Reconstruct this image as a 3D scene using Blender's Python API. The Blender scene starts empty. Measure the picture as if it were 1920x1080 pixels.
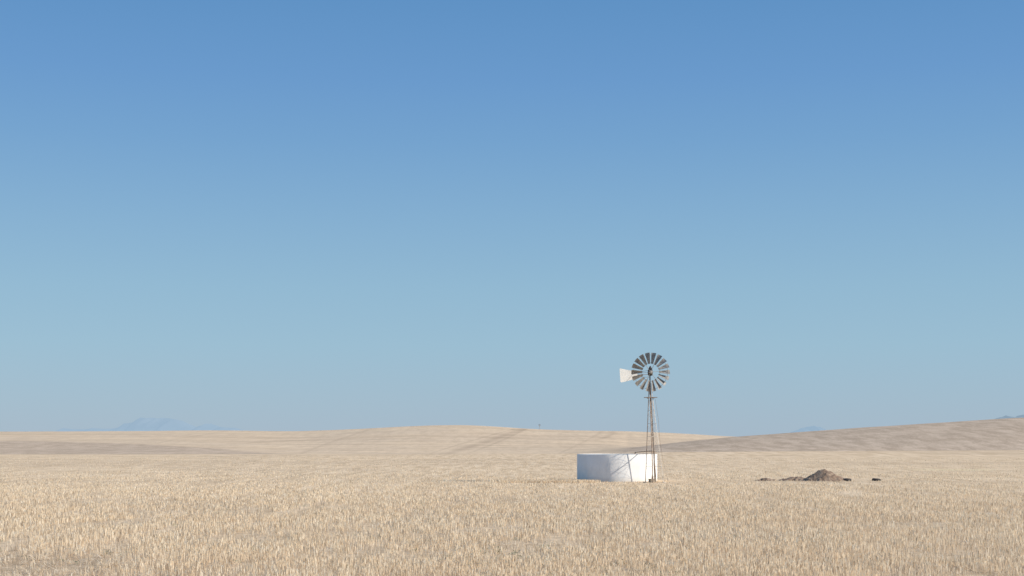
import bpy, bmesh, math, numpy as np
from mathutils import Vector, Matrix
rng=np.random.default_rng(7)
S=bpy.context.scene
S.view_settings.view_transform='Standard'; S.view_settings.look='None'; S.view_settings.exposure=0
COL=S.collection
F=2667.0; Y0=825.0; CH=3.3
# ------------------------------------------------------------ helpers
def vnoise(x,y,seed=0):
    x=np.asarray(x,float); y=np.asarray(y,float)
    xi=np.floor(x).astype(np.int64); yi=np.floor(y).astype(np.int64)
    fx=x-xi; fy=y-yi; fx=fx*fx*(3-2*fx); fy=fy*fy*(3-2*fy)
    def h(a,b):
        n=(a*374761393+b*668265263+seed*982451653)&0xffffffff
        n=((n^(n>>13))*1274126177)&0xffffffff
        n=n^(n>>16)
        return (n&0xffff)/65535.0
    return (h(xi,yi)*(1-fx)+h(xi+1,yi)*fx)*(1-fy)+(h(xi,yi+1)*(1-fx)+h(xi+1,yi+1)*fx)*fy
def fbm(x,y,seed=0,o=4):
    r=0;a=.5;t=0
    for i in range(o):
        r=r+a*vnoise(x*2**i,y*2**i,seed+i*17); t+=a; a*=.5
    return r/t
def mesh_obj(name,V,Fc,mat=None,parent=None,smooth=False,loc=None):
    me=bpy.data.meshes.new(name); me.from_pydata([tuple(v) for v in V],[],Fc); me.update()
    if smooth:
        for p in me.polygons: p.use_smooth=True
    ob=bpy.data.objects.new(name,me); COL.objects.link(ob)
    if mat: me.materials.append(mat)
    if parent: ob.parent=parent
    if loc: ob.location=loc
    return ob
def fast_mesh(name,V,Q,k,mat):
    me=bpy.data.meshes.new(name)
    me.vertices.add(len(V)); me.vertices.foreach_set('co',V.astype(np.float32).ravel())
    me.loops.add(Q.size); me.loops.foreach_set('vertex_index',Q.astype(np.int32).ravel())
    n=Q.size//k
    me.polygons.add(n); me.polygons.foreach_set('loop_start',np.arange(n,dtype=np.int32)*k)
    me.update(calc_edges=True)
    me.materials.append(mat)
    ob=bpy.data.objects.new(name,me); COL.objects.link(ob); return ob
def fattr(ob,name,vals):
    a=ob.data.attributes.new(name,'FLOAT','POINT'); a.data.foreach_set('value',np.asarray(vals,np.float32).ravel())
class B:
    def __init__(s): s.V=[]; s.F=[]
    def add(s,V,F):
        o=len(s.V); s.V+= [tuple(v) for v in V]; s.F+=[tuple(i+o for i in f) for f in F]
    def tube(s,a,b,r,r2=None,n=8):
        a=Vector(a);b=Vector(b); r2=r if r2 is None else r2
        d=(b-a).normalized(); u=d.orthogonal().normalized(); w=d.cross(u)
        V=[];Fc=[]
        for c,rr in((a,r),(b,r2)):
            for i in range(n):
                t=2*math.pi*i/n; V.append(c+u*math.cos(t)*rr+w*math.sin(t)*rr)
        for i in range(n): Fc.append((i,(i+1)%n,n+(i+1)%n,n+i))
        Fc.append(tuple(range(n))[::-1]); Fc.append(tuple(range(n,2*n)))
        s.add(V,Fc)
    def angle(s,a,b,w=.05,t=.008,rot=0):
        a=Vector(a);b=Vector(b); d=(b-a).normalized()
        u=(Vector((math.cos(rot),math.sin(rot),0))); u=(u-d*u.dot(d)).normalized(); v=d.cross(u)
        sec=[(0,0),(w,0),(w,t),(t,t),(t,w),(0,w)]
        V=[c+u*p+v*q for c in(a,b) for p,q in sec]
        Fc=[(i,(i+1)%6,6+(i+1)%6,6+i) for i in range(6)]+[(5,4,3,2,1,0),(6,7,8,9,10,11)]
        s.add(V,Fc)
    def box(s,c,sz,rz=0):
        c=Vector(c);V=[]
        for z in(-1,1):
            for x,y in((-1,-1),(1,-1),(1,1),(-1,1)):
                p=Vector((x*sz[0]/2,y*sz[1]/2,z*sz[2]/2)); p.rotate(Matrix.Rotation(rz,3,'Z')); V.append(c+p)
        s.add(V,[(3,2,1,0),(4,5,6,7),(0,1,5,4),(1,2,6,5),(2,3,7,6),(3,0,4,7)])
    def torus(s,c,R,r,axis='Y',n=48,m=6):
        V=[];Fc=[]
        for i in range(n):
            t=2*math.pi*i/n
            for j in range(m):
                q=2*math.pi*j/m; rr=R+r*math.cos(q); h=r*math.sin(q)
                if axis=='Y': V.append((c[0]+rr*math.cos(t),c[1]+h,c[2]+rr*math.sin(t)))
                else: V.append((c[0]+rr*math.cos(t),c[1]+rr*math.sin(t),c[2]+h))
        for i in range(n):
            for j in range(m): Fc.append((i*m+j,((i+1)%n)*m+j,((i+1)%n)*m+(j+1)%m,i*m+(j+1)%m))
        s.add(V,Fc)
    def lathe(s,c,prof,n=24,axis='Z'):
        V=[];Fc=[];m=len(prof)
        for i in range(n):
            t=2*math.pi*i/n
            for r,h in prof:
                if axis=='Z': V.append((c[0]+r*math.cos(t),c[1]+r*math.sin(t),c[2]+h))
                else: V.append((c[0]+r*math.cos(t),c[1]+h,c[2]+r*math.sin(t)))
        for i in range(n):
            for j in range(m-1): Fc.append((i*m+j,((i+1)%n)*m+j,((i+1)%n)*m+j+1,i*m+j+1))
        s.add(V,Fc)
    def obj(s,name,mat,parent=None,smooth=False): return mesh_obj(name,s.V,s.F,mat,parent,smooth)
# ------------------------------------------------------------ materials
def newmat(name):
    m=bpy.data.materials.new(name); m.use_nodes=True; nt=m.node_tree
    return m,nt,nt.nodes['Principled BSDF']
def N(nt,t,**k):
    n=nt.nodes.new(t)
    for a,b in k.items(): setattr(n,a,b)
    return n
def ramp(nt,fac,stops):
    r=N(nt,'ShaderNodeValToRGB'); e=r.color_ramp.elements
    while len(e)<len(stops): e.new(.5)
    for i,(p,c) in enumerate(stops): e[i].position=p; e[i].color=(*c,1)
    nt.links.new(fac,r.inputs[0]); return r.outputs[0]
def mix(nt,fac,a,b,mode='MIX'):
    m=N(nt,'ShaderNodeMix',data_type='RGBA',blend_type=mode)
    for s,v in((0,fac),(6,a),(7,b)):
        if isinstance(v,(int,float)): m.inputs[s].default_value=v
        elif isinstance(v,tuple): m.inputs[s].default_value=(*v,1)
        else: nt.links.new(v,m.inputs[s])
    return m.outputs[2]
def noise(nt,scale,detail=4,rough=.6,vec=None,stretch=None):
    n=N(nt,'ShaderNodeTexNoise'); n.inputs['Scale'].default_value=scale; n.inputs['Detail'].default_value=detail; n.inputs['Roughness'].default_value=rough
    g=N(nt,'ShaderNodeTexCoord'); o=g.outputs['Object']
    if stretch:
        mp=N(nt,'ShaderNodeMapping'); mp.inputs['Scale'].default_value=stretch; nt.links.new(o,mp.inputs[0]); o=mp.outputs[0]
    nt.links.new(o,n.inputs['Vector']); return n.outputs['Fac']
def attr(nt,name): 
    a=N(nt,'ShaderNodeAttribute',attribute_name=name); return a.outputs['Fac']
def simple(name,stops,scale,rough=.8,metal=0,stretch=None,bump=0):
    m,nt,b=newmat(name); f=noise(nt,scale,6,.65,stretch=stretch)
    nt.links.new(ramp(nt,f,stops),b.inputs['Base Color']); b.inputs['Roughness'].default_value=rough; b.inputs['Metallic'].default_value=metal
    b.inputs['Specular IOR Level'].default_value=.3
    if bump:
        bp=N(nt,'ShaderNodeBump'); bp.inputs['Strength'].default_value=bump; bp.inputs['Distance'].default_value=.02
        nt.links.new(f,bp.inputs['Height']); nt.links.new(bp.outputs[0],b.inputs['Normal'])
    return m
def terrain_mat():
    m,nt,b=newmat('dry_farmland'); b.inputs['Roughness'].default_value=1; b.inputs['Specular IOR Level'].default_value=0
    n1=noise(nt,.012,5,.6); n2=noise(nt,.12,6,.65); n3=noise(nt,1.3,6,.7); n4=noise(nt,9,5,.7)
    r1=noise(nt,.8,5,.65,stretch=(1,.09,1)); r2=noise(nt,.16,6,.7,stretch=(1,.22,1))
    straw=ramp(nt,n2,[(.3,(.70,.50,.305)),(.7,(.82,.61,.39))])
    straw=mix(nt,.4,straw,ramp(nt,n3,[(.40,(.45,.32,.19)),(.60,(.93,.71,.47))]))
    straw=mix(nt,.25,straw,ramp(nt,n4,[(.35,(.42,.31,.19)),(.62,(.89,.70,.49))]))
    straw=mix(nt,.5,straw,ramp(nt,r1,[(.40,(.54,.385,.235)),(.50,(.79,.585,.375)),(.62,(.95,.735,.50))]))
    hill=ramp(nt,n2,[(.35,(.66,.495,.33)),(.65,(.79,.605,.41))])
    hill=mix(nt,.3,hill,ramp(nt,n3,[(.40,(.54,.40,.26)),(.6,(.89,.70,.48))]))
    hill=mix(nt,.3,hill,ramp(nt,n1,[(.4,(.83,.61,.385)),(.6,(.66,.51,.36))]))
    hill=mix(nt,.3,hill,ramp(nt,r2,[(.40,(.56,.42,.285)),(.6,(.86,.66,.45))]))
    brown=ramp(nt,n2,[(.35,(.50,.38,.27)),(.65,(.62,.475,.34))])
    brown=mix(nt,.4,brown,ramp(nt,n3,[(.42,(.31,.23,.16)),(.58,(.79,.61,.44))]))
    brown=mix(nt,.38,brown,ramp(nt,r2,[(.42,(.36,.27,.19)),(.58,(.72,.56,.41))]))
    c=mix(nt,attr(nt,'far'),straw,hill)
    c=mix(nt,attr(nt,'brown'),c,brown)
    c=mix(nt,attr(nt,'track'),c,(.45,.335,.23))
    c=mix(nt,attr(nt,'lane_and_gap_shade'),c,ramp(nt,n3,[(.4,(.40,.285,.18)),(.62,(.70,.53,.35))]))
    c=mix(nt,attr(nt,'yellow'),c,(.85,.69,.40))
    nt.links.new(c,b.inputs['Base Color'])
    bp=N(nt,'ShaderNodeBump'); bp.inputs['Strength'].default_value=.6; bp.inputs['Distance'].default_value=.12
    nt.links.new(n3,bp.inputs['Height']); nt.links.new(bp.outputs[0],b.inputs['Normal'])
    return m
def stalk_mat():
    m,nt,b=newmat('cut_straw'); b.inputs['Roughness'].default_value=.75; b.inputs['Specular IOR Level'].default_value=.2
    c=ramp(nt,attr(nt,'tint'),[(0,(.38,.27,.17)),(.25,(.75,.58,.38)),(.6,(.91,.745,.525)),(1,(.98,.90,.73))])
    n=noise(nt,.12,5,.6)
    c=mix(nt,ramp(nt,n,[(.35,(.3,)*3),(.65,(0,)*3)]),c,(.76,.575,.38))
    nt.links.new(c,b.inputs['Base Color'])
    tr=N(nt,'ShaderNodeBsdfTranslucent'); nt.links.new(c,tr.inputs[0])
    ms=N(nt,'ShaderNodeMixShader'); ms.inputs[0].default_value=.33
    nt.links.new(b.outputs[0],ms.inputs[1]); nt.links.new(tr.outputs[0],ms.inputs[2])
    nt.links.new(ms.outputs[0],nt.nodes['Material Output'].inputs['Surface'])
    return m
M_rust=simple('rusty_steel',[(.35,(.18,.11,.075)),(.5,(.33,.23,.16)),(.65,(.47,.37,.28))],6,.8)
M_galv=simple('weathered_galvanised_steel',[(.35,(.40,.355,.31)),(.6,(.66,.60,.52))],5,.6,.1)
M_blade=simple('weathered_blade_metal',[(.3,(.18,.17,.165)),(.5,(.30,.285,.26)),(.7,(.54,.48,.40))],4,.55,.1)
M_dark=simple('dark_greasy_iron',[(.35,(.035,.033,.033)),(.6,(.10,.08,.07))],8,.6,.3)
M_vane=simple('faded_white_vane_paint',[(.3,(.76,.71,.62)),(.5,(.86,.82,.74)),(.7,(.88,.85,.78))],2.5,.6)
M_rubber=simple('old_rubber',[(.35,(.04,.037,.033)),(.65,(.12,.10,.09))],10,.8)
M_soil=simple('dug_soil',[(.3,(.15,.10,.066)),(.5,(.27,.185,.125)),(.68,(.43,.315,.22))],3.5,1,bump=.5)
M_wood=simple('weathered_wood',[(.3,(.20,.15,.12)),(.7,(.36,.29,.23))],5,.9)
M_conc=simple('old_concrete',[(.3,(.30,.24,.17)),(.7,(.46,.38,.28))],6,.95)
def tank_mat():
    m,nt,b=newmat('whitewashed_plaster'); b.inputs['Roughness'].default_value=.9; b.inputs['Specular IOR Level'].default_value=.15
    base=ramp(nt,noise(nt,.9,6,.65),[(.38,(.82,.79,.735)),(.62,(.885,.86,.81))])
    st=ramp(nt,noise(nt,2.2,5,.6,stretch=(1,1,.12)),[(.56,(0,)*3),(.70,(1,)*3)])
    g=N(nt,'ShaderNodeTexCoord'); sp=N(nt,'ShaderNodeSeparateXYZ'); nt.links.new(g.outputs['Object'],sp.inputs[0])
    mr=N(nt,'ShaderNodeMapRange'); mr.inputs[1].default_value=.05; mr.inputs[2].default_value=.5; mr.inputs[3].default_value=.75; mr.inputs[4].default_value=0
    nt.links.new(sp.outputs[2],mr.inputs[0])
    f=N(nt,'ShaderNodeMath',operation='MULTIPLY'); f.inputs[1].default_value=.22; nt.links.new(st,f.inputs[0])
    c=mix(nt,f.outputs[0],base,(.60,.55,.48))
    d=N(nt,'ShaderNodeMath',operation='MULTIPLY'); nt.links.new(mr.outputs[0],d.inputs[0]); nt.links.new(noise(nt,3,5,.7),d.inputs[1])
    c=mix(nt,d.outputs[0],c,(.55,.45,.34))
    nt.links.new(c,b.inputs['Base Color'])
    bp=N(nt,'ShaderNodeBump'); bp.inputs['Strength'].default_value=.15; bp.inputs['Distance'].default_value=.02
    nt.links.new(noise(nt,4,6,.6),bp.inputs['Height']); nt.links.new(bp.outputs[0],b.inputs['Normal'])
    return m
M_tank=tank_mat()
M_water,_nt,_b=newmat('still_water'); _b.inputs['Base Color'].default_value=(.03,.05,.05,1); _b.inputs['Roughness'].default_value=.08
# ------------------------------------------------------------ terrain
def U(x,y): return .16*(fbm(x/35,y/35,3,3)-.5)+.05*(fbm(x/6,y/6,9,2)-.5)
P=lambda px,pts: np.interp(px,[p[0] for p in pts],[p[1] for p in pts])
def soft(px,pts):
    k=np.linspace(-45,45,9); return sum(P(px+a,pts) for a in k)/len(k)
cols=np.concatenate([np.linspace(-1.6,-.46,24)[:-1],np.linspace(-.46,.46,761),np.linspace(.46,1.6,24)[1:]])
rows=np.concatenate([[-60,-30,0,10,18],np.linspace(24,330,170),np.linspace(334,560,50),np.linspace(563,1340,330),np.linspace(1360,2000,20),np.geomspace(2300,34000,14)])
px=960+F*cols
crest=soft(px,[(0,851),(800,851.5),(1100,850),(1300,847),(1600,845.5),(1920,844)])
P800=soft(px,[(-400,836),(0,838),(300,841),(560,850),(1080,850),(1180,841),(1240,833),(1320,825),(1400,818),(1500,811),(1600,802.5),(1700,796),(1800,790),(1900,784),(1920,783),(2400,775)])
P950=soft(px,[(-400,824),(0,826),(300,828),(560,835),(840,833),(1080,836),(1180,838),(1240,842),(2400,842)])
P1300=soft(px,[(-400,811),(0,809.5),(130,808.5),(350,808),(550,809),(650,805),(750,799.5),(840,796),(910,797.5),(960,802),(1010,805),(1100,807),(1200,809),(1300,814),(1400,820),(2400,822)])
o=np.ones_like(px)
RD=np.array([0,250,330,450,520,800,950,1300,1800,5000,34000.])
ry=[None,None,crest,o*864,o*862,P800,P950,P1300,o*836,o*827,o*825.5]
RZ=np.array([o*0,o*0]+[CH-(ry[i]-Y0)/F*RD[i] for i in range(2,len(RD))])
dz=(RZ[1:]-RZ[:-1])/(RD[1:]-RD[:-1])[:,None]
T=np.zeros_like(RZ)
for i in range(1,len(RD)-1):
    a,b_=dz[i-1],dz[i]; T[i]=np.where(a*b_>0,2*a*b_/(a+b_+1e-12),0)
def ring_z(y):
    y=min(max(y,0),33999); i=int(np.searchsorted(RD,y,side='right')-1); h=RD[i+1]-RD[i]; t=(y-RD[i])/h
    return (2*t**3-3*t**2+1)*RZ[i]+(t**3-2*t*t+t)*h*T[i]+(-2*t**3+3*t*t)*RZ[i+1]+(t**3-t*t)*h*T[i+1]
X=np.array([cols*max(y,100) for y in rows]); Y=np.repeat(rows[:,None],len(cols),1)
Z=np.array([ring_z(y) for y in rows])
near=np.clip((450-Y)/150,0,1); Z=Z+U(X,Y)*near+(1-near)*np.clip((3000-Y)/1000,0,1)*1.6*(fbm(X/130,Y/130,21,4)-.5)
V=np.stack([X,Y,Z],-1).reshape(-1,3)
nr,nc=Z.shape; I=np.arange(nr*nc).reshape(nr,nc)
Q=np.stack([I[:-1,:-1],I[:-1,1:],I[1:,1:],I[1:,:-1]],-1).reshape(-1,4)
ground=fast_mesh('ground',V,Q,4,terrain_mat()); ground['kind']='structure'
ground.data.polygons.foreach_set('use_smooth',np.ones(len(ground.data.polygons),bool))
Yp=Y0+(CH-Z)*F/np.maximum(Y,1); Xp=960+F*X/np.maximum(Y,1)
ss=lambda v,a,b:(lambda t:t*t*(3-2*t))(np.clip((v-a)/(b-a),0,1))
wob=(fbm(X/60,Y/60,31,3)-.5)
far=ss(Y,340,440)
brown=ss(Y,440,470)*ss(Xp+wob*60,1120,1200)*(1-ss(Y,880,900))
bl=ss(Yp+wob*8-(826+26*np.clip(Xp/560,0,1.2)**1.5),-1.5,1.5)*ss(Y,440,470)*(1-ss(Xp,560,680))
brown=np.maximum(brown*.95,bl*.95)
def line(x1,y1,x2,y2,w1,w2):
    t=np.clip((Yp-y1)/(y2-y1),0,1); xc=x1+(x2-x1)*t+6*np.sin(t*3.1)*(1 if x1>970 else -1); w=w1+(w2-w1)*t
    return np.exp(-((Xp-xc)/w)**2)*((Yp>y1-1)&(Yp<y2+1))*(Y>500)
track=.45*line(978,805,830,853,12,14)+.35*line(985,805,870,853,4,3)+.3*line(962,805,800,853,4,3)+.35*line(1150,808,1130,822,7,8)
track=track+.25*line(1130,808,1040,853,4,4)+.25*line(700,803,560,853,5,4)+.2*line(420,809,300,830,6,5)
track=track*(.4+1.2*fbm(X/12,Y/12,44,3))
track=track+.35*ss(Y,500,600)*(1-brown)*np.exp(-((Yp-(829-(Xp-480)*.04))/1.2)**2)*ss(Xp,440,500)*(1-ss(Xp,760,860))
wp_=Y/17+3.2*fbm(X/160,Y/160,53,3)+X/240
pas=np.exp(-((wp_-np.round(wp_))/.16)**2)*ss(Y,560,640)*(.25+.9*fbm(X/50,Y/30,57,3))
strips=(.28*ss(fbm(X/110,Y/10,51,3),.48,.64)*far+.32*pas)*(1-.5*brown)
lane_and_gap_shade=np.exp(-((Y-111.5-2*(fbm(X/20,Y/20,61,2)-.5))/2.6)**2)*.4
lane_and_gap_shade=np.maximum(lane_and_gap_shade,.8*np.exp(-(((X-22.5)/5)**2+((Y-114)/2.5)**2)))
corner=ss(-X/np.maximum(Y,1),.20,.30)*ss(-Y,-46,-38)
soil=np.maximum(ss(fbm(X/5,Y/8,63,3),.58,.72)*(1-ss(Y,60,120))*.6,corner)
lane_and_gap_shade=np.maximum(lane_and_gap_shade,.9*soil); lane_and_gap_shade=np.maximum(lane_and_gap_shade,.45*(1-ss(Y,50,100)))  # last term paints shade of the stubble gaps into the near ground colour
mid=.45*ss(fbm(X/26,Y/16,67,4),.50,.66)*ss(Y,110,150)*(1-ss(Y,330,380))
yellow=.6*np.exp(-((Y-158)/3.5)**2)*ss(Xp,1690,1740)*(1-ss(Xp,1840,1880))
fattr(ground,'far',far); fattr(ground,'brown',brown); fattr(ground,'track',np.clip(track+strips+mid*.5,0,1)); fattr(ground,'lane_and_gap_shade',lane_and_gap_shade); fattr(ground,'yellow',yellow)
# ------------------------------------------------------------ stubble
def stubble():
    n=1050000
    yp=rng.uniform(854,1125,n)
    yp=np.where(rng.random(n)<.3,rng.uniform(890,980,n),yp)
    D=CH*F/(yp-Y0); x=rng.uniform(-.43,.43,n)*D
    dens=fbm(x/1.4,D/4.0,71,3)*.65+fbm(x/12,D/16,72,3)*.35
    soil=np.maximum(ss(fbm(x/5,D/8,63,3),.58,.72)*(1-ss(D,60,120))*.5,ss(-x/D,.20,.30)*ss(-D,-46,-38))
    ln=np.exp(-((D-111.5)/3)**2)
    tk=((x-8.406)**2+(D-113.8)**2<3.25**2)|((np.abs(x-11)<.9)&(np.abs(D-109.6)<.9))
    mo=((x-25)/2)**2+((D-114)/1.5)**2<1
    row=.68+.32*np.cos(2*np.pi*(x+.12*D)/.75)
    keep=(rng.random(n)<np.clip((dens-.27)*4.2,.12,1)*(1-.3*ln)*(1-.5*soil)*row*.9)&~tk&~mo
    D,x,dens,ln=D[keep],x[keep],dens[keep],ln[keep]; soil=soil[keep]
    m=9000; D2=rng.uniform(107.5,111,m); x2=rng.uniform(-2,7.0,m); k2=rng.random(m)<np.clip((7.0-x2)/2,0,1)*np.clip((x2+2)/4,0,1)
    nf=int(k2.sum()); D=np.r_[D,D2[k2]]; x=np.r_[x,x2[k2]]; dens=np.r_[dens,np.full(nf,.55)]; soil=np.r_[soil,np.zeros(nf)]
    n=len(D); fr=np.zeros(n,bool); fr[n-nf:]=True
    z=U(x,D)-.02
    fallen=(rng.random(n)<np.clip(.14+.65*soil+.2*(dens<.38),0,.85))&~fr
    farf=ss(D,55,120)
    h=rng.uniform(.11,.24,n)*(.75+.45*dens)*(1-.4*farf); w=rng.uniform(.006,.013,n)*(.75+D/65)
    h=np.where(fr,rng.uniform(.12,.26,n),h)
    yaw=rng.uniform(0,np.pi,n); la=rng.uniform(0,2*np.pi,n); lt=np.abs(rng.normal(0,.11,n))
    lt=np.where(fallen,rng.uniform(1.15,1.5,n),lt); h=np.where(fallen,h*rng.uniform(.8,1.8,n),h)
    up=np.stack([np.sin(lt)*np.cos(la),np.sin(lt)*np.sin(la),np.cos(lt)],-1)*h[:,None]
    sd=np.stack([np.cos(yaw),np.sin(yaw),np.zeros(n)],-1)*w[:,None]*.5
    sd[fallen]=np.stack([-np.sin(la),np.cos(la),np.zeros(n)],-1)[fallen]*(w[fallen]*.5)[:,None]
    b=np.stack([x,D,z+np.where(fallen,rng.uniform(.01,.08,n),0)],-1)
    V=np.stack([b-sd,b+sd,b+up+sd*.8,b+up-sd*.8],1).reshape(-1,3)
    ob=fast_mesh('stubble',V,np.arange(4*n).reshape(n,4),4,stalk_mat())
    t=np.clip(rng.normal(.5,.32,n)+.2*(dens-.5),0,1)
    fattr(ob,'tint',np.repeat(t,4)); ob['kind']='stuff'
    W=[]
    cx=[];cy=[]
    while len(cx)<240:
        yy=CH*F/(rng.uniform(935,1095)-Y0); xx=rng.uniform(-.4,.4)*yy
        if vnoise(xx/5,yy/7,91)*1.0>.66 or rng.random()<.12: cx.append(xx);cy.append(yy)
    for a,c in zip(cx,cy):
        k=18; R=rng.uniform(.06,.18)
        an=rng.uniform(0,2*np.pi,k); rr=R*np.sqrt(rng.random(k)); X_=a+rr*np.cos(an)*1.4;Y_=c+rr*np.sin(an); Z_=U(X_,Y_)+rng.uniform(0,.10,k)
        for i in range(k):
            p=np.array([X_[i],Y_[i],Z_[i]]); d=rng.normal(0,1,3); d/=np.linalg.norm(d); e=np.cross(d,rng.normal(0,1,3)); e/=np.linalg.norm(e); s=rng.uniform(.012,.026)
            W+= [p-d*s*1.6,p+e*s*.6,p+d*s*1.6,p-e*s*.6]
    W=np.array(W)
    mw=simple('grey_green_weed_leaf',[(.3,(.20,.20,.12)),(.7,(.36,.35,.24))],3,.8)
    o2=fast_mesh('weeds',W,np.arange(len(W)).reshape(-1,4),4,mw); o2['kind']='stuff'
stubble()
# ------------------------------------------------------------ mountains
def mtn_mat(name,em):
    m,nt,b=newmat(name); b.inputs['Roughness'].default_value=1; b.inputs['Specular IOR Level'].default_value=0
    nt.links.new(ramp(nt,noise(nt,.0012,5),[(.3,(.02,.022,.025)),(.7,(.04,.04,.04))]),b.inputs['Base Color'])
    b.inputs['Emission Color'].default_value=(*em,1); b.inputs['Emission Strength'].default_value=1.0  # bluish emission stands in for airlight haze; the rock itself does not glow
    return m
M_far=mtn_mat('mountain_rock_haze_glow',(.309,.435,.558)); M_mid=mtn_mat('hill_rock_haze_glow',(.25,.345,.435))
def mountain(name,pts,mat):
    D=27000; a,b=pts[0][0],pts[-1][0]; n=90; R=9
    pxs=np.linspace(a,b,n); pr=P(pxs,pts); pr=pr+(fbm(pxs/9,pxs*0,5,4)-.5)*5*np.clip((814-pr)/12,0,1)
    V=[];
    for j in range(R):
        t=(j/(R-1)); s=math.sin(math.pi*t)**.8; y=D-2200+4400*t
        for i in range(n):
            x=(pxs[i]-960)/F*D; H=(Y0-pr[i])/F*D+CH
            V.append((x,y,-40+(H+40)*s*(1 if abs(t-.5)<.01 else .75+.4*float(vnoise(i/4.,j*1.3,8)))*1.0 if s>0.01 else -60))
    Fc=[(j*n+i,j*n+i+1,(j+1)*n+i+1,(j+1)*n+i) for j in range(R-1) for i in range(n-1)]
    ob=mesh_obj(name,V,Fc,mat,smooth=True); ob['kind']='structure'
    return ob
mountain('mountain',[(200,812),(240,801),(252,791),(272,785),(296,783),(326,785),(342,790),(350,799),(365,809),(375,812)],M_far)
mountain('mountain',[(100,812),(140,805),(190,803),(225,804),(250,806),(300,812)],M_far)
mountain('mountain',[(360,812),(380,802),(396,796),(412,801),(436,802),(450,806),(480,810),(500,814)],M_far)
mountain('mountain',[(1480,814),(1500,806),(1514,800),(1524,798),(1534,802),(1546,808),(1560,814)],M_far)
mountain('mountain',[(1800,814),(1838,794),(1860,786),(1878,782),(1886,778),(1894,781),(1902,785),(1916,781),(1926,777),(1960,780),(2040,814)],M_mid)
# ------------------------------------------------------------ water tank
TC=(8.406,113.8,-.06); R=3.2; TH=2.24
def empty(name,loc,label,cat):
    e=bpy.data.objects.new(name,None); COL.objects.link(e); e.location=loc; e['label']=label; e['category']=cat; e.empty_display_size=.3; return e
tank=empty('water_tank',TC,'round whitewashed masonry water reservoir standing in the stubble','water tank')
b_=B(); th=.16
b_.lathe((0,0,0),[(R,0),(R,TH-.012),(R-.004,TH-.003),(R-.012,TH),(R-th+.012,TH),(R-th,TH-.012),(R-th,.1)],n=160)
w=b_.obj('wall',M_tank,tank)
for p in w.data.polygons: p.use_smooth=abs(p.normal.z)<.2
w.data.set_sharp_from_angle(angle=math.radians(30)) if hasattr(w.data,'set_sharp_from_angle') else None
b_=B(); b_.V=[(0,0,1.75)]+[((R-th-.003)*math.cos(2*math.pi*i/96),(R-th-.003)*math.sin(2*math.pi*i/96),1.75) for i in range(96)]
b_.F=[(0,i+1,(i+1)%96+1) for i in range(96)]; b_.obj('water',M_water,tank)
# ------------------------------------------------------------ wind pump
WB=Vector((11.0,109.6,-.04))
wp=empty('wind_pump',WB,'rusty steel farm wind pump with multi-bladed wheel and white vane','windmill')
zt=7.75; top=Vector((-.36,.1,zt)); ang=math.radians(30); s=.52
dirs=[Vector((math.cos(ang+math.pi/4+k*math.pi/2),math.sin(ang+math.pi/4+k*math.pi/2),0)) for k in range(4)]
feet=[d*s*math.sqrt(2)+Vector((-.02,0,0)) for d in dirs]; tops=[top+d*.09 for d in dirs]
at=lambda k,z:(feet[k]+(tops[k]-feet[k])*(z/zt))
b_=B()
lv=[1.3,2.5,3.6,4.6,5.6,6.6]
for li,z in enumerate(lv):
    for k in range(4): b_.angle(at(k,z),at((k+1)%4,z),.028,.006,ang)
prev=0.1
for z in lv:
    for k in range(4):
        b_.tube(at(k,prev),at((k+1)%4,z),.0055,n=5)
        if k%2: b_.tube(at((k+1)%4,prev),at(k,z),.0055,n=5)
    prev=z
tower=b_.obj('tower',M_galv,wp)
for k in range(4):
    b_=B(); left=feet[k].x<.2
    b_.angle(feet[k]-Vector((0,0,.1)),tops[k],.055 if left else .034,.012,ang+k*math.pi/2+math.pi)
    b_.box(feet[k]+Vector((0,0,.04)),(.2,.2,.16),ang)
    b_.obj('leg',M_rust if left else M_galv,tower)
b_=B()
la=lambda z:(at(2,z)*.5+at(3,z)*.5)+Vector((-.02,-.05,0))
for sx in(-.13,.13): b_.tube(la(.3)+Vector((sx,0,0)),la(6.5)+Vector((sx*.7,0,0)),.009,n=5)
for i in range(21):
    z=.5+i*.29; b_.tube(la(z)+Vector((-.13,0,0)),la(z)+Vector((.13,0,0)),.007,n=5)
b_.obj('ladder',M_galv,tower)
b_=B(); pc=at(0,6.62)*.25+at(1,6.62)*.25+at(2,6.62)*.25+at(3,6.62)*.25
for i in range(-2,3):
    if i: b_.box(pc+Vector((0,i*.16,0)),(.98,.13,.04),.05)
b_.box(pc+Vector((-.2,0,-.045)),(.06,.8,.05),.05); b_.box(pc+Vector((.22,0,-.045)),(.06,.8,.05),.05)
b_.obj('platform',M_wood,tower)
b_=B(); b_.tube(Vector((-.02,.0,.2)),top+Vector((0,0,.4)),.016,n=8); b_.tube((-.02,0,.0),(-.02,0,2.5),.036,n=10); b_.tube((-.02,0,2.46),(-.02,0,2.54),.06,n=10)
pts=[Vector((.02,-.1,6.5)),Vector((.24,-.25,5.0)),Vector((.36,-.3,3.4)),Vector((.6,-.3,1.8)),Vector((1.0,-.25,.1))]
for p,q in zip(pts,pts[1:]): b_.tube(p,q,.010,n=5)
b_.obj('pump_rod',M_rust,wp)
b_=B()
Tp=Vector((8.406+2.35,109.75,2.45))-WB; E=Vector((8.406+1.25,113.8-2.25,2.33))-WB
b_.tube((-.02,0,2.46),Tp,.03,n=10); b_.tube(Tp,E,.03,n=10); b_.tube(E,E+Vector((0,0,-.28)),.03,n=10); b_.tube(Tp+Vector((0,-.01,.0)),Tp+(E-Tp)*.06,.046,n=10)
b_.obj('delivery_pipe',M_rust,wp)
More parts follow.
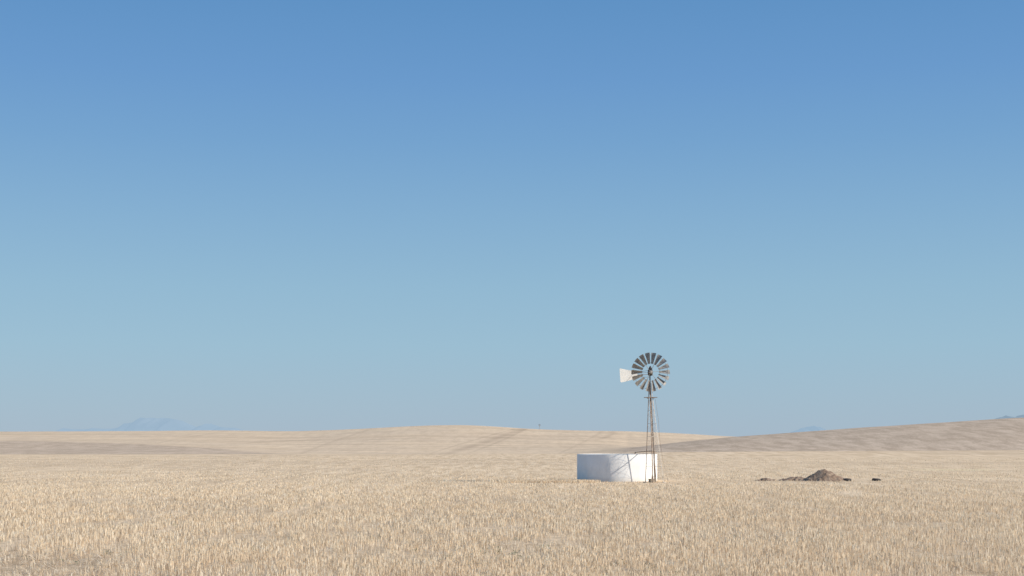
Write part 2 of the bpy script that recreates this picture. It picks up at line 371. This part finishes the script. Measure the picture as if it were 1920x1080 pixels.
b_=B(); b_.box((-.22,-.25,.14),(.42,.42,.34),.3); b_.box((-.22,-.25,.33),(.48,.48,.05),.3); b_.tube((-.22,-.25,.3),(-.22,-.25,.62),.05,n=10); b_.tube((-.22,-.25,.5),(-.02,0,.5),.03,n=8)
b_.obj('well_head',M_conc,wp)
HC=Vector((-.345,-.35,8.56))
b_=B(); b_.tube(top+Vector((0,0,-.9)),top+Vector((0,0,.62)),.045,n=12)
b_.obj('mast_pipe',M_dark,wp)
b_=B(); g=Vector((HC.x,0.02,HC.z))
b_.lathe(g+Vector((0,0,-.2)),[(0,-.08),(.14,-.06),(.19,.03),(.2,.2),(.175,.36),(.10,.56),(.03,.68),(0,.70)],n=20)
b_.tube(g+Vector((0,0,0)),HC+Vector((0,-.1,0)),.05,n=10)
b_.obj('gearbox',M_dark,wp,True)
wheel_mesh=B(); 
wheel_mesh.torus((0,0,0),1.32,.012,n=72); wheel_mesh.torus((0,.05,0),.72,.012,n=60)
wheel_mesh.lathe((0,0,0),[(0,-.16),(.09,-.15),(.12,-.1),(.12,.12),(.08,.16),(0,.16)],n=20,axis='Y')
for k in range(6):
    a=2*math.pi*k/6+.2; c,sn=math.cos(a),math.sin(a)
    for yy in(-.12,.12):
        wheel_mesh.tube((.1*c,yy,.1*sn),(1.32*c,0,1.32*sn),.010,n=6)
wheel=wheel_mesh.obj('wheel',M_blade,wp); wheel.location=HC; wheel.rotation_euler=(0,math.radians(6),math.radians(5))
def blade_mesh():
    V=[];Fc=[];p=math.radians(34);m=6;nr=5
    ch=Vector((math.cos(p),-math.sin(p),0)); nn=Vector((-math.sin(p),-math.cos(p),0))
    for side in(0,1):
        for j in range(nr):
            t=j/(nr-1); r=.64+(1.5-.64)*t; wd=.17+.25*t
            for i in range(m+1):
                q=i/m-.5; arc=(1-(2*q)**2)*wd*.13
                zz=math.sqrt(max(r*r-(q*wd)**2,0)) if j==nr-1 else r
                V.append(Vector((0,0,zz))+ch*(q*wd)-nn*(arc+side*.004))
    L=(m+1)*nr
    for j in range(nr-1):
        for i in range(m):
            a=j*(m+1)+i; q=(a,a+1,a+m+2,a+m+1); Fc.append(q); Fc.append(tuple(L+v for v in q[::-1]))
    me=bpy.data.meshes.new('blade'); me.from_pydata([tuple(v) for v in V],[],Fc); me.update(); me.materials.append(M_blade)
    for pl in me.polygons: pl.use_smooth=True
    return me
bm_=blade_mesh()
for k in range(18):
    ob=bpy.data.objects.new('blade',bm_); COL.objects.link(ob); ob.parent=wheel; ob.rotation_euler=(0,2*math.pi*k/18+.06,0)
# vane, folded behind and parallel to the wheel
d=Vector((-.985,-.17,0)).normalized(); up=Vector((0,0,1)); pv=Vector((HC.x,1.2,HC.z-.02))
b_=B()
x1=2.34; x0=.92
def vp(t,h): return pv+d*t+up*h
nn=Vector((d.y,-d.x,0))
out=[(x0,.10),(x1-.05,.36),(x1,.32),(x1-.07,-.68),(x1-.14,-.74),(x0,-.42)]
V=[vp(t,h)+nn*sg*.006 for sg in(-1,1) for t,h in out]; n=len(out)
b_.add(V,[tuple(range(n)),tuple(range(2*n-1,n-1,-1))]+[(i,(i+1)%n,n+(i+1)%n,n+i) for i in range(n)])
vane=b_.obj('vane',M_vane,wp)
b_=B(); bk=nn*.03 if nn.y>0 else -nn*.03
hub=Vector((HC.x,.15,HC.z-.12))
b_.tube(hub,vp(0,-.1),.022,n=6); b_.tube(vp(0,-.1)+bk,vp(x1-.1,-.16)+bk,.018,n=6); b_.tube(hub+up*.3,vp(x0+.3,-.0)+bk,.012,n=6); b_.tube(hub-up*.25,vp(x0+.3,-.3)+bk,.012,n=6)
b_.obj('vane_arm',M_rust,wp)
# ------------------------------------------------------------ soil mounds
def mound(name,cx,cy,rx,ry_,h,label,seed,lump=.16,pw=1.0):
    n=110;m=70;V=[]
    xx,yy=np.meshgrid(np.linspace(-1,1,n),np.linspace(-1,1,m)); r=np.hypot(xx,yy); wx=xx*rx; wy=yy*ry_
    r2=r+.25*(fbm(wx*1.1+seed,wy*1.1,seed,3)-.5)
    f=np.clip(1-r2,0,1); f=(f*f*(3-2*f)*.7+f*.3)*(.8+.45*fbm(wx*1.6+seed,wy*1.6,seed+1,3))
    z=h*f+(fbm(wx*5+seed,wy*5,seed+3,4)-.47)*lump*2*np.clip((1.02-r)*5,0,1)
    z=np.where(r<1,z-.06,-.15)
    V=np.stack([wx*1.15,wy*1.15,z],-1).reshape(-1,3).tolist()
    Fc=[(j*n+i,j*n+i+1,(j+1)*n+i+1,(j+1)*n+i) for j in range(m-1) for i in range(n-1)]
    ob=mesh_obj(name,V,Fc,M_soil,loc=(cx,cy,float(U(np.array(cx),np.array(cy))))); ob['label']=label; ob['category']='soil mound'; return ob
sc=lambda p,D:(p-960)/F*D
mound('soil_mound',sc(1546,114),114,1.95,1.3,.88,'rounded lumpy heap of dug brown soil on the stubble',4,.07)
mound('soil_mound',sc(1490,114.5),114.5,1.7,.8,.36,'low crumbly ridge of brown soil beside the heap',14,.09)
mound('soil_mound',sc(1437,114.5),114.5,1.2,.6,.26,'thin scatter of dug brown clods on the field',24,.09)
# ------------------------------------------------------------ tyres
def tyre(cx,cy,rz,label):
    e=empty('tyre',(cx,cy,float(U(np.array(cx),np.array(cy)))-.06),label,'tyre'); e['group']='old tyres lying in the field'
    b_=B()
    pr=[(.19,.03),(.20,0),(.27,-.01),(.32,.02),(.335,.06),(.335,.17),(.32,.21),(.27,.24),(.20,.23),(.19,.20),(.205,.19),(.26,.2),(.29,.15),(.29,.08),(.26,.03),(.205,.04),(.19,.03)]
    b_.lathe((0,0,.02),pr,n=40); b_.obj('sidewall',M_rubber,e,True)
    b_=B()
    for i in range(36):
        a=2*math.pi*i/36; b_.box((.338*math.cos(a),.338*math.sin(a),.135+(.03 if i%2 else -.03)),(.014,.035,.08),a)
    b_.obj('tread',M_rubber,e); e.rotation_euler=(math.radians(5),0,rz); return e
tyre(sc(1588,113.5),113.5,.3,'old black rubber tyre lying flat near the soil heap')
tyre(sc(1643,113.8),113.8,1.2,'old black rubber tyre lying flat alone in stubble')
# ------------------------------------------------------------ far wind pump
k=int(np.argmin(abs(px-1013))); zz=float(ring_z(1290)[k])
e=empty('wind_pump',(cols[k]*1290,1290,zz-.5),'tiny distant wind pump silhouetted on the hill crest','windmill')
b_=B()
for sx,sy in((-1,-1),(1,-1),(1,1),(-1,1)): b_.tube((sx*.5,sy*.5,0),(sx*.08,sy*.08,4.0),.10,n=5)
b_.obj('tower',M_blade,e)
b_=B(); b_.torus((0,-.3,4.1),.8,.07,n=20,m=4)
for i in range(12):
    a=2*math.pi*i/12; b_.add([(.3*math.cos(a-.1),-.3,4.1+.3*math.sin(a-.1)),(.8*math.cos(a-.17),-.3,4.1+.8*math.sin(a-.17)),(.8*math.cos(a+.17),-.2,4.1+.8*math.sin(a+.17)),(.3*math.cos(a+.1),-.25,4.1+.3*math.sin(a+.1))],[(0,1,2,3)])
b_.obj('wheel',M_blade,e)
# ------------------------------------------------------------ light
el=math.radians(29.5); sd=Vector((.956*math.cos(el),-.292*math.cos(el),math.sin(el)))
L=bpy.data.lights.new('sun','SUN'); L.energy=5.0; L.angle=math.radians(.5); L.color=(1,.945,.865)
lo=bpy.data.objects.new('sun',L); COL.objects.link(lo); lo.rotation_euler=sd.to_track_quat('Z','Y').to_euler(); lo.location=(60,60,60)
W=bpy.data.worlds.new('World'); S.world=W; W.use_nodes=True; nt=W.node_tree
sky=nt.nodes.new('ShaderNodeTexSky'); sky.sky_type='NISHITA'; sky.sun_disc=False; sky.sun_elevation=el; sky.sun_rotation=math.atan2(.956,-.292)
sky.air_density=1; sky.dust_density=.4; sky.ozone_density=2.5; sky.altitude=200
tc=N(nt,'ShaderNodeTexCoord'); sp=N(nt,'ShaderNodeSeparateXYZ'); nt.links.new(tc.outputs['Generated'],sp.inputs[0])
lin=lambda c:tuple(((v/255+.055)/1.055)**2.4 for v in c)
air=ramp(nt,sp.outputs[2],[(0,lin((164,185,204))),(.028,lin((160,187,207))),(.0655,lin((154,189,211))),(.106,lin((146,185,211))),(.157,lin((132,175,210))),(.204,lin((117,164,208))),(.245,lin((106,155,206))),(.2955,lin((95,147,199))),(1,lin((62,112,175)))])
vm=N(nt,'ShaderNodeVectorMath',operation='SCALE'); vm.inputs['Scale'].default_value=10; nt.links.new(air,vm.inputs[0])
c=mix(nt,.9,sky.outputs[0],vm.outputs[0])
nt.links.new(c,nt.nodes['Background'].inputs[0]); nt.nodes['Background'].inputs[1].default_value=.1
# ------------------------------------------------------------ camera
cam=bpy.data.cameras.new('camera'); co=bpy.data.objects.new('camera',cam); COL.objects.link(co)
co.location=(0,0,CH); co.rotation_euler=(math.radians(90),0,0); cam.lens=50; cam.sensor_width=36; cam.shift_y=285/1920; cam.clip_end=80000; cam.clip_start=.5
S.camera=co
